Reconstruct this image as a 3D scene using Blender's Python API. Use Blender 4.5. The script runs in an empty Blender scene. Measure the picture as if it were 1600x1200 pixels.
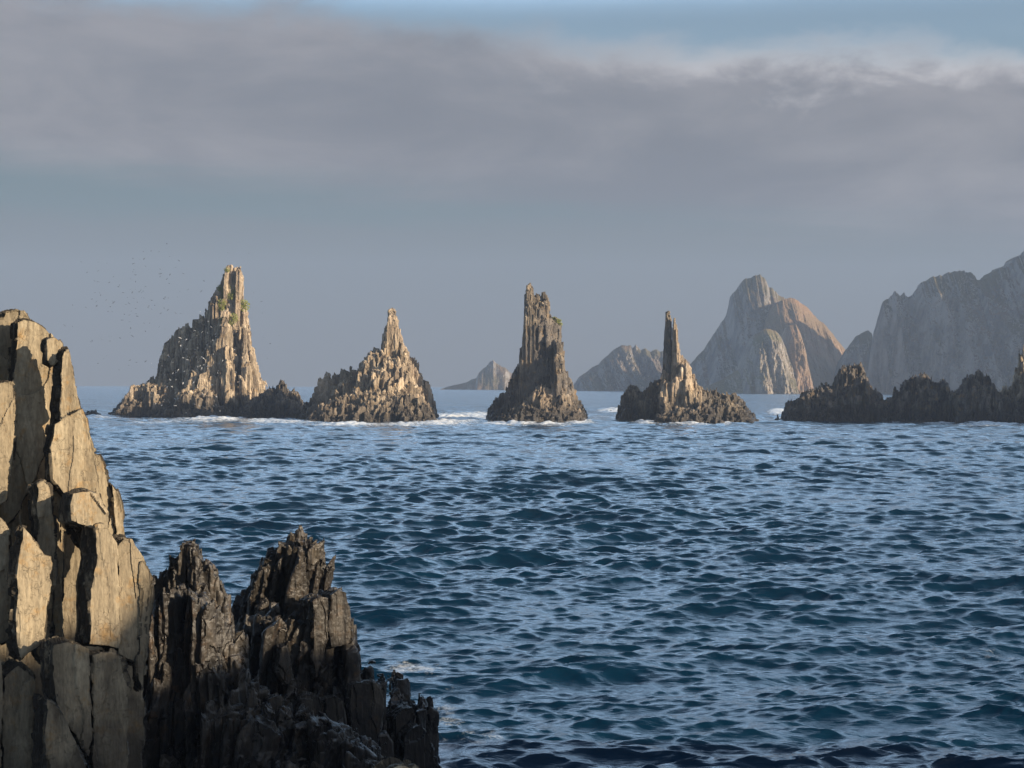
import bpy, math, random
import numpy as np, time
T0 = time.time()
from mathutils import Matrix, Vector
from mathutils.bvhtree import BVHTree
random.seed(7)
RNG = np.random.default_rng(11)
scene = bpy.context.scene
COL = scene.collection

# ------------------------------------------------------------------ camera
CAMZ = 10.0
F = 2667.0                       # focal length in photo pixels (1600 wide)
ROLL, PITCH = 0.0036, -0.00075
cam_d = bpy.data.cameras.new('camera')
cam_d.sensor_width = 36.0
cam_d.lens = F / 1600 * 36.0
cam_d.clip_start = 0.5
cam_d.clip_end = 60000
cam = bpy.data.objects.new('camera', cam_d)
COL.objects.link(cam)
_up = Vector((-ROLL, -PITCH, 1)).normalized()
_fw = Vector((0, 1, PITCH)).normalized()
_rt = _fw.cross(_up).normalized()
_up = _rt.cross(_fw)
cam.matrix_world = Matrix(((_rt.x, _up.x, -_fw.x, 0), (_rt.y, _up.y, -_fw.y, 0),
                           (_rt.z, _up.z, -_fw.z, CAMZ), (0, 0, 0, 1)))
scene.camera = cam

# ------------------------------------------------------------------ light
SUN_EL = math.radians(17)
SUN_AZ = math.radians(109)       # clockwise from +Y (the view direction): right and a little behind
sd = bpy.data.lights.new('sun', 'SUN')
sd.energy = 5.0
sd.angle = math.radians(0.5)
sd.color = (1.0, 0.82, 0.60)
sun = bpy.data.objects.new('sun', sd)
COL.objects.link(sun)
SUNV = Vector((math.sin(SUN_AZ) * math.cos(SUN_EL), math.cos(SUN_AZ) * math.cos(SUN_EL), math.sin(SUN_EL)))
sun.rotation_euler = (-SUNV).to_track_quat('-Z', 'Y').to_euler()

scene.view_settings.view_transform = 'Standard'
scene.view_settings.look = 'None'
scene.view_settings.exposure = 0.65
scene.view_settings.gamma = 1.0

# ------------------------------------------------------------------ node helpers
class NT:
    def __init__(s, tree):
        s.t = tree; s.n = tree.nodes; s.l = tree.links
    def new(s, typ, **kw):
        n = s.n.new(typ)
        for k, v in kw.items():
            setattr(n, k, v)
        return n
    def put(s, sock, v):
        if isinstance(v, bpy.types.NodeSocket):
            s.l.new(v, sock)
        elif v is not None:
            sock.default_value = v
    def math(s, op, a, b=None, c=None, clamp=False):
        n = s.new('ShaderNodeMath', operation=op, use_clamp=clamp)
        s.put(n.inputs[0], a); s.put(n.inputs[1], b)
        if c is not None: s.put(n.inputs[2], c)
        return n.outputs[0]
    def mix(s, f, a, b, mode='MIX'):
        n = s.new('ShaderNodeMix', data_type='RGBA', blend_type=mode)
        s.put(n.inputs[0], f)
        s.put(n.inputs[6], a if isinstance(a, bpy.types.NodeSocket) else (*a, 1))
        s.put(n.inputs[7], b if isinstance(b, bpy.types.NodeSocket) else (*b, 1))
        return n.outputs[2]
    def noise(s, vec, scale, detail=4, rough=.55, dist=0, typ='FBM'):
        n = s.new('ShaderNodeTexNoise')
        n.noise_dimensions = '3D'
        s.put(n.inputs['Vector'], vec); n.inputs['Scale'].default_value = scale
        n.inputs['Detail'].default_value = detail; n.inputs['Roughness'].default_value = rough
        n.inputs['Distortion'].default_value = dist
        return n.outputs[0]
    def smooth(s, v, lo, hi):
        n = s.new('ShaderNodeMapRange', interpolation_type='SMOOTHSTEP')
        s.put(n.inputs[0], v); s.put(n.inputs[1], lo); s.put(n.inputs[2], hi)
        return n.outputs[0]
    def lin(s, v, lo, hi, a=0., b=1.):
        n = s.new('ShaderNodeMapRange')
        s.put(n.inputs[0], v); s.put(n.inputs[1], lo); s.put(n.inputs[2], hi)
        s.put(n.inputs[3], a); s.put(n.inputs[4], b)
        return n.outputs[0]
    def vscale(s, vec, sc, rot=(0, 0, 0)):
        n = s.new('ShaderNodeMapping')
        s.put(n.inputs[0], vec); n.inputs['Rotation'].default_value = rot; n.inputs['Scale'].default_value = sc
        return n.outputs[0]

# ------------------------------------------------------------------ world: sky with a cloud deck
world = bpy.data.worlds.new('World')
scene.world = world
world.use_nodes = True
w = NT(world.node_tree)
w.n.clear()
sky = w.new('ShaderNodeTexSky', sky_type='NISHITA')
sky.sun_disc = False
sky.sun_elevation = SUN_EL
sky.sun_rotation = SUN_AZ
sky.air_density = 1.0; sky.dust_density = 1.0; sky.ozone_density = 1.5
bg_sky = w.new('ShaderNodeBackground')
w.l.new(sky.outputs[0], bg_sky.inputs[0])
bg_sky.inputs[1].default_value = 0.078
tc = w.new('ShaderNodeTexCoord')
sep = w.new('ShaderNodeSeparateXYZ'); w.l.new(tc.outputs['Generated'], sep.inputs[0])
dz = sep.outputs[2]
# flat projection of a cloud deck at a fixed height: streaks get thinner toward the horizon
den = w.math('ADD', w.math('MAXIMUM', dz, 0.0), 0.06)
cx = w.math('DIVIDE', sep.outputs[0], den); cy = w.math('DIVIDE', sep.outputs[1], den)
cmb = w.new('ShaderNodeCombineXYZ'); w.l.new(cx, cmb.inputs[0]); w.l.new(cy, cmb.inputs[1])
deck = cmb.outputs[0]
n1 = w.noise(w.vscale(deck, (0.9, 1.0, 1)), 0.9, 7, .55, .3)
n2 = w.noise(w.vscale(deck, (0.5, 1.2, 1)), 2.2, 6, .6, .2)
n3 = w.noise(w.vscale(tc.outputs['Generated'], (1, 1, 3.0)), 7.0, 8, .58, .35)
warp = w.math('MULTIPLY', w.math('SUBTRACT', n1, .5), 0.05)
n5 = w.noise(w.vscale(tc.outputs['Generated'], (1, 1, 2.0)), 16.0, 7, .6, .3)
warp2 = w.math('MULTIPLY', w.math('SUBTRACT', n5, .5), 0.035)
el = w.math('ADD', w.math('ADD', dz, warp), warp2)
# cloud bank between ~6.3 and ~12 degrees of elevation, lower toward the right
tilt = w.math('MULTIPLY', sep.outputs[0], 0.075)
el2 = w.math('ADD', el, tilt)
el2b = w.math('ADD', dz, w.math('MULTIPLY', sep.outputs[0], 0.07))
el2b = w.math('ADD', el2b, w.math('MULTIPLY', w.math('SUBTRACT', n2, .5), 0.03))
bank_lo = w.smooth(el2b, 0.088, 0.122)
bank_hi = w.math('SUBTRACT', 1.0, w.smooth(el2, 0.186, 0.212))
bank = w.math('MULTIPLY', bank_lo, bank_hi)
broken = w.math('MULTIPLY', w.lin(w.smooth(n1, 0.40, 0.66), 0, 1, .45, 1), w.smooth(dz, 0.205, 0.275))
broken = w.math('MULTIPLY', broken, w.smooth(sep.outputs[1], 0.1, 0.6))
broken = w.math('MULTIPLY', broken, w.math('SUBTRACT', 1.0, w.smooth(dz, 0.28, 0.85)))
haze_band = w.math('SUBTRACT', 1.0, w.smooth(dz, 0.13, 0.20))
# colours
edge = w.math('MULTIPLY', w.smooth(w.math('ADD', el2, w.math('MULTIPLY', w.math('SUBTRACT', n5, .5), .05)), 0.174, 0.206), w.smooth(sep.outputs[0], -0.10, 0.22))
n4 = w.noise(w.vscale(tc.outputs['Generated'], (1, 1, 2.2)), 2.6, 5, .5, .2)
ccol = w.mix(w.smooth(w.math('ADD', w.math('MULTIPLY', n3, .5), w.math('MULTIPLY', n4, .5)), .38, .62), (0.122, 0.125, 0.144), (0.212, 0.202, 0.214))
ccol = w.mix(w.math('MULTIPLY', edge, 0.9), ccol, (0.50, 0.475, 0.48))
hcol = w.mix(w.smooth(dz, 0.0, 0.12), (0.128, 0.130, 0.134), (0.092, 0.132, 0.148))
lay2 = w.math('SUBTRACT', 1.0, w.smooth(w.math('ADD', dz, w.math('MULTIPLY', w.math('SUBTRACT', w.noise(w.vscale(tc.outputs['Generated'], (1, 1, 9)), 5.0, 6, .55, .2), .5), 0.03)), 0.086, 0.103))
hcol = w.mix(w.math('MULTIPLY', lay2, .55), hcol, (0.122, 0.128, 0.139))
bg_h = w.new('ShaderNodeBackground'); w.l.new(hcol, bg_h.inputs[0])
bg_c = w.new('ShaderNodeBackground'); w.l.new(ccol, bg_c.inputs[0])
bg_b = w.new('ShaderNodeBackground'); bg_b.inputs[0].default_value = (1.40, 2.10, 3.0, 1)
def wmix(f, a, b):
    m = w.new('ShaderNodeMixShader')
    w.put(m.inputs[0], f); w.l.new(a, m.inputs[1]); w.l.new(b, m.inputs[2])
    return m.outputs[0]
s1 = wmix(w.math('MULTIPLY', broken, 0.85), bg_sky.outputs[0], bg_b.outputs[0])
s2 = wmix(haze_band, s1, bg_h.outputs[0])
s3 = wmix(w.math('MULTIPLY', bank, 0.93), s2, bg_c.outputs[0])
wo = w.new('ShaderNodeOutputWorld')
w.l.new(s3, wo.inputs[0])

# ------------------------------------------------------------------ numpy noise
def _hash(ix, iy, iz, seed):
    h = (ix.astype(np.int64) * 374761393 + iy.astype(np.int64) * 668265263 + iz.astype(np.int64) * 2147483647 + seed * 974711) & 0xffffffff
    h = ((h ^ (h >> 13)) * 1274126177) & 0xffffffff
    h = ((h ^ (h >> 16)) * 2246822519) & 0xffffffff
    return ((h ^ (h >> 15)) & 0xffffff) / float(0xffffff)
def vnoise(P, seed=0):
    """value noise, trilinear, hashed with wrapping 32-bit integers"""
    P = np.asarray(P, dtype=np.float32)
    i = np.floor(P); f = P - i; f = f * f * (3 - 2 * f)
    q = i.astype(np.int32).astype(np.uint32)
    hx = q[..., 0] * np.uint32(374761393) + np.uint32((seed * 974711) & 0xffffffff); hy = q[..., 1] * np.uint32(668265263); hz = q[..., 2] * np.uint32(2246822519)
    hx = (hx, hx + np.uint32(374761393)); hy = (hy, hy + np.uint32(668265263)); hz = (hz, hz + np.uint32(2246822519))
    fx, fy, fz = f[..., 0], f[..., 1], f[..., 2]
    out = []
    for a in (0, 1):
        row = []
        for b in (0, 1):
            hab = hx[a] ^ hy[b]
            v = []
            for c in (0, 1):
                h = hab ^ hz[c]
                h = (h ^ (h >> np.uint32(15))) * np.uint32(2246822519)
                h ^= h >> np.uint32(13); h = h * np.uint32(3266489917); h ^= h >> np.uint32(16)
                v.append((h >> np.uint32(8)).astype(np.float32))
            row.append(v[0] + (v[1] - v[0]) * fz)
        out.append(row[0] + (row[1] - row[0]) * fy)
    r = out[0] + (out[1] - out[0]) * fx
    return r * np.float32(2 / 16777215.) - 1
def fbm(P, seed=0, octv=4, gain=.5, lac=2.03):
    r = 0; a = 1; t = 0
    for o in range(octv):
        r = r + a * vnoise(P, seed + o * 17); t += a
        P = P * lac; a *= gain
    return r / t
def worley_cell(P, seed=0):
    """value of the nearest cell: piecewise constant, gives broken blocks"""
    i = np.floor(P); best = np.full(P.shape[:-1], 1e9); val = np.zeros(P.shape[:-1]); sec = best.copy()
    for a in (-1, 0, 1):
        for b in (-1, 0, 1):
            for c in (-1, 0, 1):
                jx, jy, jz = i[..., 0] + a, i[..., 1] + b, i[..., 2] + c
                qx = jx + _hash(jx, jy, jz, seed); qy = jy + _hash(jx, jy, jz, seed + 1); qz = jz + _hash(jx, jy, jz, seed + 2)
                d = (qx - P[..., 0]) ** 2 + (qy - P[..., 1]) ** 2 + (qz - P[..., 2]) ** 2
                m = d < best
                sec = np.where(m, best, np.minimum(sec, d))
                val = np.where(m, _hash(jx, jy, jz, seed + 3), val)
                best = np.where(m, d, best)
    return val, np.sqrt(sec) - np.sqrt(best)

# ------------------------------------------------------------------ mesh helpers
def mesh_np(name, V, faces, mat, parent=None, attrs=None, smooth=False):
    """V (n,3); faces (m,4) or (m,3) int array"""
    me = bpy.data.meshes.new(name)
    V = np.ascontiguousarray(V, dtype=np.float32); faces = np.ascontiguousarray(faces, dtype=np.int32)
    m, k = faces.shape
    me.vertices.add(len(V)); me.vertices.foreach_set('co', V.ravel())
    me.loops.add(m * k); me.loops.foreach_set('vertex_index', faces.ravel())
    me.polygons.add(m)
    me.polygons.foreach_set('loop_start', np.arange(0, m * k, k, dtype=np.int32))
    if smooth: me.polygons.foreach_set('use_smooth', np.ones(m, dtype=bool))
    else: me.polygons.foreach_set('use_smooth', np.zeros(m, dtype=bool))
    me.update(calc_edges=True)
    me.validate()
    for an, av in (attrs or {}).items():
        at = me.attributes.new(an, 'FLOAT', 'POINT')
        at.data.foreach_set('value', np.ascontiguousarray(av, dtype=np.float32))
    if mat: me.materials.append(mat)
    o = bpy.data.objects.new(name, me)
    COL.objects.link(o)
    if parent:
        o.parent = parent
        o.location = Vector(parent.location) * -1       # mesh data are in world metres
    return o
def tag(o, label=None, cat=None, group=None, kind=None):
    if label: o['label'] = label
    if cat: o['category'] = cat
    if group: o['group'] = group
    if kind: o['kind'] = kind
    return o
def empty(name, loc, label, cat, group=None):
    o = bpy.data.objects.new(name, None); COL.objects.link(o)
    o.location = loc
    return tag(o, label, cat, group)
def ray(px, py):
    xc = (px - 800) / F; zc = -(py - 600) / F
    return Vector((xc, 1.0, zc + ROLL * xc + PITCH))
def at(px, py, D):
    r = ray(px, py)
    return Vector((r.x * D, D, CAMZ + r.z * D))
def DD(D):
    return D if D < 100 else 26670 / (26670 / D + 3.0)
def sil_fn(pts, D):
    """traced skyline -> height above sea as a function of world X at distance D"""
    xs = np.array([at(p[0], p[1], D).x for p in pts]); zs = np.array([at(p[0], p[1], D).z for p in pts])
    o = np.argsort(xs, kind='stable')
    xs, zs = xs[o], zs[o]
    return lambda X: np.interp(X, xs, zs, left=-3, right=-3), xs[0], xs[-1]

# ------------------------------------------------------------------ materials
def rock_mat(name, cols, wet_z=(1.0, 4.0), scale=1.0, bump=0.25, ridge=(1, 1, .12), wetcol=(0.022, 0.019, 0.016),
             stain=(0.30, 0.19, 0.08), pale=(0.45, 0.42, 0.36), pale_amt=.3, rough=.85, cracks=0.0, dist=0.3):
    m = bpy.data.materials.new(name); m.use_nodes = True
    t = NT(m.node_tree); t.n.clear()
    geo = t.new('ShaderNodeNewGeometry'); pos = geo.outputs['Position']
    sp = t.new('ShaderNodeSeparateXYZ'); t.l.new(pos, sp.inputs[0])
    tone = t.new('ShaderNodeAttribute', attribute_name='tone').outputs['Fac']
    big = t.noise(pos, 0.10 * scale, 5, .6)
    strat = t.noise(t.vscale(pos, ridge), 1.6 * scale, 6, .62, .4)
    fine = t.noise(t.vscale(pos, (1, 1, .35)), 7 * scale, 6, .65)
    c = t.mix(t.smooth(strat, .32, .68), cols[0], cols[1])
    c = t.mix(t.smooth(big, .42, .62), c, cols[2])
    c = t.mix(t.math('MULTIPLY', t.smooth(t.noise(pos, .9 * scale, 6, .7), .52, .70), .75), c, stain)
    c = t.mix(t.math('MULTIPLY', t.smooth(t.noise(t.vscale(pos, (1, 1, .3)), .55 * scale, 6, .68, .5), .56, .7), pale_amt), c, pale)
    tn = t.lin(tone, 0, 1, .42, 1.40)  # wide range, partly to paint shade into the crevices
    vm = t.new('ShaderNodeVectorMath', operation='SCALE'); t.l.new(c, vm.inputs[0]); t.l.new(tn, vm.inputs[3]); c = vm.outputs[0]
    fd = t.lin(fine, .3, .7, .68, 1.22)
    vm = t.new('ShaderNodeVectorMath', operation='SCALE'); t.l.new(c, vm.inputs[0]); t.l.new(fd, vm.inputs[3]); c = vm.outputs[0]
    wz = t.math('ADD', sp.outputs[2], t.math('MULTIPLY', t.math('SUBTRACT', t.noise(pos, .35 * scale, 4), .5), (wet_z[1] - wet_z[0]) * 2))
    wet = t.math('SUBTRACT', 1.0, t.smooth(wz, wet_z[0], wet_z[1]))
    c = t.mix(t.math('MULTIPLY', wet, .88), c, wetcol)
    p = t.new('ShaderNodeBsdfPrincipled')
    end_mask = t.math('MULTIPLY', t.new('ShaderNodeAttribute', attribute_name='end_dark').outputs['Fac'], t.smooth(t.noise(t.vscale(pos, (1, 1, .5)), 1.3 * scale, 6, .7), .30, .48))
    c = t.mix(t.math('MULTIPLY', end_mask, .92), c, (0.028, 0.023, 0.017))  # dark patches over the broken ends
    t.l.new(c, p.inputs['Base Color'])
    t.l.new(t.lin(wet, 0, 1, rough, .36), p.inputs['Roughness'])
    p.inputs['Specular IOR Level'].default_value = .35
    h = t.math('ADD', t.math('MULTIPLY', strat, .6), t.math('MULTIPLY', fine, .35))
    if cracks:
        vo = t.new('ShaderNodeTexVoronoi', feature='DISTANCE_TO_EDGE')
        wv = t.new('ShaderNodeVectorMath', operation='ADD')
        nn = t.new('ShaderNodeTexNoise'); nn.inputs['Scale'].default_value = 1.2 * scale; nn.inputs['Detail'].default_value = 4
        t.l.new(pos, nn.inputs['Vector'])
        sc2 = t.new('ShaderNodeVectorMath', operation='SCALE'); t.l.new(nn.outputs[1], sc2.inputs[0]); sc2.inputs[3].default_value = .9
        t.l.new(t.vscale(pos, (1, 1, .38)), wv.inputs[0]); t.l.new(sc2.outputs[0], wv.inputs[1])
        t.l.new(wv.outputs[0], vo.inputs['Vector']); vo.inputs['Scale'].default_value = 1.1 * scale
        cr = t.smooth(vo.outputs['Distance'], 0.0, .018)
        gate = t.smooth(t.noise(pos, .8 * scale, 3), .45, .55)
        cr = t.math('SUBTRACT', 1.0, t.math('MULTIPLY', t.math('SUBTRACT', 1.0, cr), gate))
        h = t.math('ADD', h, t.math('MULTIPLY', cr, cracks))
    b = t.new('ShaderNodeBump'); b.inputs['Strength'].default_value = 1.0
    b.inputs['Distance'].default_value = bump
    t.l.new(h, b.inputs['Height']); t.l.new(b.outputs[0], p.inputs['Normal'])
    o = t.new('ShaderNodeOutputMaterial'); t.l.new(p.outputs[0], o.inputs[0])
    return m

M_STACK = rock_mat('stack_rock', [(0.12, 0.092, 0.066), (0.66, 0.53, 0.37), (0.42, 0.33, 0.24)], (1.5, 7.5), .55, .8,
                   pale=(0.78, 0.69, 0.55), pale_amt=.6)
M_GREY = rock_mat('grey_stack_rock', [(0.06, 0.053, 0.047), (0.38, 0.31, 0.22), (0.17, 0.15, 0.13)], (1.5, 8), .55, .8,
                  pale=(0.36, 0.33, 0.28), pale_amt=.35)
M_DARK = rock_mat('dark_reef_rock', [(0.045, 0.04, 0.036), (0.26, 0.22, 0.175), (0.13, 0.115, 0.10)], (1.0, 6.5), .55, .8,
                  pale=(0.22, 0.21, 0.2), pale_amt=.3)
M_FORE = rock_mat('slate_rock', [(0.25, 0.20, 0.13), (0.44, 0.365, 0.245), (0.34, 0.28, 0.19)], (1.8, 5.6), 3.0, .035,
                  ridge=(1, 1, .10), stain=(0.36, 0.22, 0.085), pale=(0.42, 0.36, 0.26), pale_amt=.25, cracks=.35,
                  wetcol=(0.030, 0.024, 0.018))
M_BLACK = rock_mat('black_slate_rock', [(0.013, 0.0115, 0.0105), (0.068, 0.057, 0.043), (0.030, 0.026, 0.022)], (0.5, 4.0), 3.0, .035,
                   ridge=(1, 1, .08), stain=(0.085, 0.05, 0.025), pale=(0.16, 0.13, 0.092), pale_amt=.4, wetcol=(0.007, 0.0065, 0.0065), rough=.42)

def far_mat(name, rockc, grassc, sc, grass_bias=0.0):
    m = bpy.data.materials.new(name); m.use_nodes = True
    t = NT(m.node_tree); t.n.clear()
    geo = t.new('ShaderNodeNewGeometry'); pos = geo.outputs['Position']
    ns = t.new('ShaderNodeSeparateXYZ'); t.l.new(geo.outputs['True Normal'], ns.inputs[0])
    n = t.noise(t.vscale(pos, (1, 1, .25)), .05 * sc, 8, .65, .5)
    n2 = t.noise(pos, .02 * sc, 6, .6)
    c = t.mix(t.smooth(n, .35, .65), rockc[0], rockc[1])
    g = t.math('ADD', ns.outputs[2], t.math('MULTIPLY', t.math('SUBTRACT', n2, .5), 1.1))
    c = t.mix(t.smooth(g, .46 - grass_bias * 1.5, .66 - grass_bias * 1.5), c, t.mix(t.smooth(n2, .4, .6), grassc[0], grassc[1]))  # the offset lets grass cover steeper ground
    p = t.new('ShaderNodeBsdfPrincipled'); t.l.new(c, p.inputs['Base Color']); p.inputs['Roughness'].default_value = .9
    p.inputs['Specular IOR Level'].default_value = .2
    b = t.new('ShaderNodeBump'); b.inputs['Distance'].default_value = 6.0 / sc; b.inputs['Strength'].default_value = .8
    t.l.new(t.noise(t.vscale(pos, (1, 1, .35)), .13 * sc, 8, .7), b.inputs['Height']); t.l.new(b.outputs[0], p.inputs['Normal'])
    o = t.new('ShaderNodeOutputMaterial'); t.l.new(p.outputs[0], o.inputs[0])
    return m
M_BROWN = far_mat('brown_slope', [(0.24, 0.175, 0.13), (0.42, 0.31, 0.225)], [(0.30, 0.19, 0.115), (0.24, 0.17, 0.10)], 1.0, .12)
M_PALE = far_mat('pale_bluff', [(0.18, 0.16, 0.145), (0.40, 0.36, 0.31)], [(0.22, 0.16, 0.09), (0.17, 0.15, 0.07)], 1.0)
M_FAR = far_mat('far_cliff_rock', [(0.13, 0.125, 0.12), (0.36, 0.33, 0.30)], [(0.18, 0.12, 0.07), (0.13, 0.11, 0.055)], 1.0)

def plain(name, col, rough=.8, sc=2.0, var=.35):
    m = bpy.data.materials.new(name); m.use_nodes = True
    t = NT(m.node_tree); p = t.n['Principled BSDF']
    geo = t.new('ShaderNodeNewGeometry')
    n = t.noise(geo.outputs['Position'], sc, 3)
    t.l.new(t.mix(n, tuple(c * (1 - var) for c in col), tuple(min(1, c * (1 + var)) for c in col)), p.inputs['Base Color'])
    p.inputs['Roughness'].default_value = rough
    return m
M_LEAF = plain('cliff_plant', (0.22, 0.24, 0.045), .7)
M_WHITEB = plain('white_feathers', (0.78, 0.78, 0.76), .6)
M_DARKB = plain('dark_feathers', (0.06, 0.06, 0.065), .6)

# ------------------------------------------------------------------ sea
foam_px = [  # x, y, half width, half height, strength
    (335, 656, 52, 5, 1.0), (300, 658, 90, 6, .45), (165, 652, 30, 3.0, .75), (430, 659, 60, 4, .8), (250, 661, 60, 3, .5),
    (480, 660, 30, 4, .55), (545, 664.5, 60, 3.0, .9), (630, 664.5, 40, 3.5, .8), (705, 655, 48, 8, 1.05), (740, 650, 40, 6, .8), (690, 662, 60, 5, .8),
    (770, 652, 30, 6, .9), (800, 663.5, 50, 3, .85), (905, 660, 22, 5, .95), (860, 664.5, 50, 2.5, .7), (930, 652, 40, 5, .35),
    (960, 642, 26, 3, 1.0), (975, 652, 26, 5, .5), (1010, 660, 24, 4, .85), (1080, 663.5, 55, 2.5, .7), (1134, 660, 12, 5, .9), (1180, 657, 30, 3, .4),
    (1216, 644, 16, 5, 1.1), (1228, 655, 14, 4, .7), (1300, 658.5, 70, 2.2, .6), (1345, 657, 20, 3, .55), (1420, 660, 60, 2.2, .6),
    (1470, 661.5, 40, 2.2, .7), (1550, 664, 60, 2.6, .8), (760, 607.5, 40, 1.1, .8), (640, 640, 50, 2, .2), (1105, 616, 60, 1, .3), (1200, 617, 80, .8, .4),
    (705, 1110, 34, 40, .38), (740, 1168, 56, 34, .38), (650, 1055, 50, 12, .42), (690, 1192, 34, 40, .55), (1555, 1024, 34, 8, .42), (1515, 1027, 14, 5, .3), (375, 985, 30, 30, .5)]

def build_sea():
    step = lambda q: max(0.045, q * (0.0016 if q < 300 else 0.0016 + min(1, (q - 300) / 300) * .0016))
    r = [22.0]
    while r[-1] < 3600:
        q = r[-1]
        r.append(q + step(q))
    r = np.array(r)
    dense = np.arange(-0.345, 0.3451, 0.00078)
    left = -0.345 - np.cumsum(np.geomspace(0.0012, 0.05, 70)); right = 0.345 + np.cumsum(np.geomspace(0.0012, 0.05, 70))
    th = np.concatenate([left[::-1][left[::-1] > -2.2], dense, right[right < 2.2]])
    R, T = np.meshgrid(r, th, indexing='ij')
    X0 = R * np.sin(T); Y0 = R * np.cos(T)
    X, Y, Z = X0.copy(), Y0.copy(), np.zeros_like(X0)
    rg = np.random.default_rng(6)
    waves = []
    for i in range(190):
        lam = 0.30 * (15 / 0.30) ** (((i + rg.random()) / 190) ** 1.12)
        k = 2 * math.pi / lam
        a = lam / (2 * math.pi) * float(np.interp(math.log(lam), np.log([.3, .55, .8, 1.6, 2.4, 4, 7, 15]), [.046, .056, .059, .050, .036, .031, .029, .014]))
        spread = 0.38 if lam > 2.4 else 0.42
        ang = rg.normal(0, spread) + (0.18 if lam > 2.4 else 0.10)
        waves.append((lam, k, a, ang, rg.random() * 6.283))
    # groups: sets and lulls
    G = 1 + .45 * fbm(np.stack([X0 / 38, Y0 / 38, X0 * 0], -1), 3, 3)
    dr = np.array([step(q) for q in r])
    for lam, k, a, ang, ph in waves:
        cut = np.searchsorted(dr, lam / 2.6)
        if cut < 5: continue
        fade = np.clip((lam / 2.6 - dr[:cut]) / (lam / 6), 0, 1)[:, None] * a
        dx, dy = math.sin(ang), -math.cos(ang)
        p = k * (X0[:cut] * dx + Y0[:cut] * dy) + ph
        s, c = np.sin(p), np.cos(p)
        fade = fade * G[:cut]
        Z[:cut] += fade * c
        q = .85
        X[:cut] -= q * fade * s * dx; Y[:cut] -= q * fade * s * dy
    px = 800 + F * X0 / np.maximum(Y0, 1); py = 600 + F * (CAMZ / np.maximum(Y0, 1)) + ROLL * (px - 800) + F * PITCH
    foam = np.zeros_like(X0)
    for fx, fy, fw, fh, st in foam_px:
        d = ((px - fx) / fw) ** 2 + ((py - fy) / fh) ** 2
        foam = np.maximum(foam, st * np.exp(-d * 0.9))
    foam[Y0 < 1] = 0
    # broken water lifts where it foams
    rough = fbm(np.stack([X0 / 2.2, Y0 / 2.2, X0 * 0], -1), 9, 3)
    far = np.clip((R - 150) / 200, 0, 1)
    Z += foam * far * (0.35 + 0.9 * rough)
    crest = np.clip(Z / 0.5, -1, 1)
    nr, nc = X.shape
    rgh = .06 + .20 * np.clip((R - 350) / 1500, 0, 1) ** .6
    idx = np.arange(nr * nc).reshape(nr, nc)
    f = np.stack([idx[:-1, :-1], idx[:-1, 1:], idx[1:, 1:], idx[1:, :-1]], -1).reshape(-1, 4)[:, ::-1]
    m = bpy.data.materials.new('sea_water'); m.use_nodes = True
    t = NT(m.node_tree); t.n.clear()
    geo = t.new('ShaderNodeNewGeometry'); pos = geo.outputs['Position']
    p = t.new('ShaderNodeBsdfPrincipled')
    c = t.mix(t.noise(pos, .02, 4), (0.0009, 0.0165, 0.041), (0.0015, 0.0265, 0.052))
    t.l.new(c, p.inputs['Base Color'])
    t.l.new(t.new('ShaderNodeAttribute', attribute_name='ripple').outputs['Fac'], p.inputs['Roughness']); p.inputs['IOR'].default_value = 1.333
    b = t.new('ShaderNodeBump'); b.inputs['Distance'].default_value = .055; b.inputs['Strength'].default_value = 1
    h = t.math('ADD', t.noise(t.vscale(pos, (.5, 1.6, 1)), 2.6, 5, .55, .4), t.math('MULTIPLY', t.noise(t.vscale(pos, (.5, 1.4, 1)), .75, 3, .5, .3), t.math('ADD', t.math('MULTIPLY', t.new('ShaderNodeAttribute', attribute_name='subgrid').outputs['Fac'], 3.4), .5)))
    h = t.math('ADD', h, t.math('MULTIPLY', t.math('MULTIPLY', t.noise(t.vscale(pos, (.5, 1.3, 1)), .2, 3, .5, .3), 20.0), t.new('ShaderNodeAttribute', attribute_name='subgrid').outputs['Fac']))
    t.l.new(h, b.inputs['Height']); t.l.new(b.outputs[0], p.inputs['Normal'])
    fo = t.new('ShaderNodeBsdfPrincipled'); fo.inputs['Base Color'].default_value = (.74, .77, .78, 1); fo.inputs['Roughness'].default_value = .8
    at_ = t.new('ShaderNodeAttribute', attribute_name='foam').outputs['Fac']
    fn = t.noise(t.vscale(pos, (.6, .9, 1)), .9, 8, .68, 1.2)
    fn2 = t.noise(pos, 5.0, 5, .7, .8)
    fnn = t.math('ADD', t.math('MULTIPLY', fn, .65), t.math('MULTIPLY', fn2, .35))
    mask = t.smooth(t.math('ADD', fnn, t.math('MULTIPLY', at_, .42)), .62, .84)
    mask = t.math('MULTIPLY', mask, t.smooth(at_, .02, .2))
    mx = t.new('ShaderNodeMixShader'); t.l.new(mask, mx.inputs[0]); t.l.new(p.outputs[0], mx.inputs[1]); t.l.new(fo.outputs[0], mx.inputs[2])
    o = t.new('ShaderNodeOutputMaterial'); t.l.new(mx.outputs[0], o.inputs[0])
    sea = mesh_np('sea', np.stack([X, Y, Z], -1).reshape(-1, 3), f, m, attrs={'foam': foam.ravel(), 'ripple': rgh.ravel(), 'subgrid': np.clip((R - 140) / 380, 0, 1).ravel()}, smooth=True)
    tag(sea, 'choppy deep blue sea reaching to the horizon', None, None, 'structure')
    return sea
build_sea()

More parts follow.
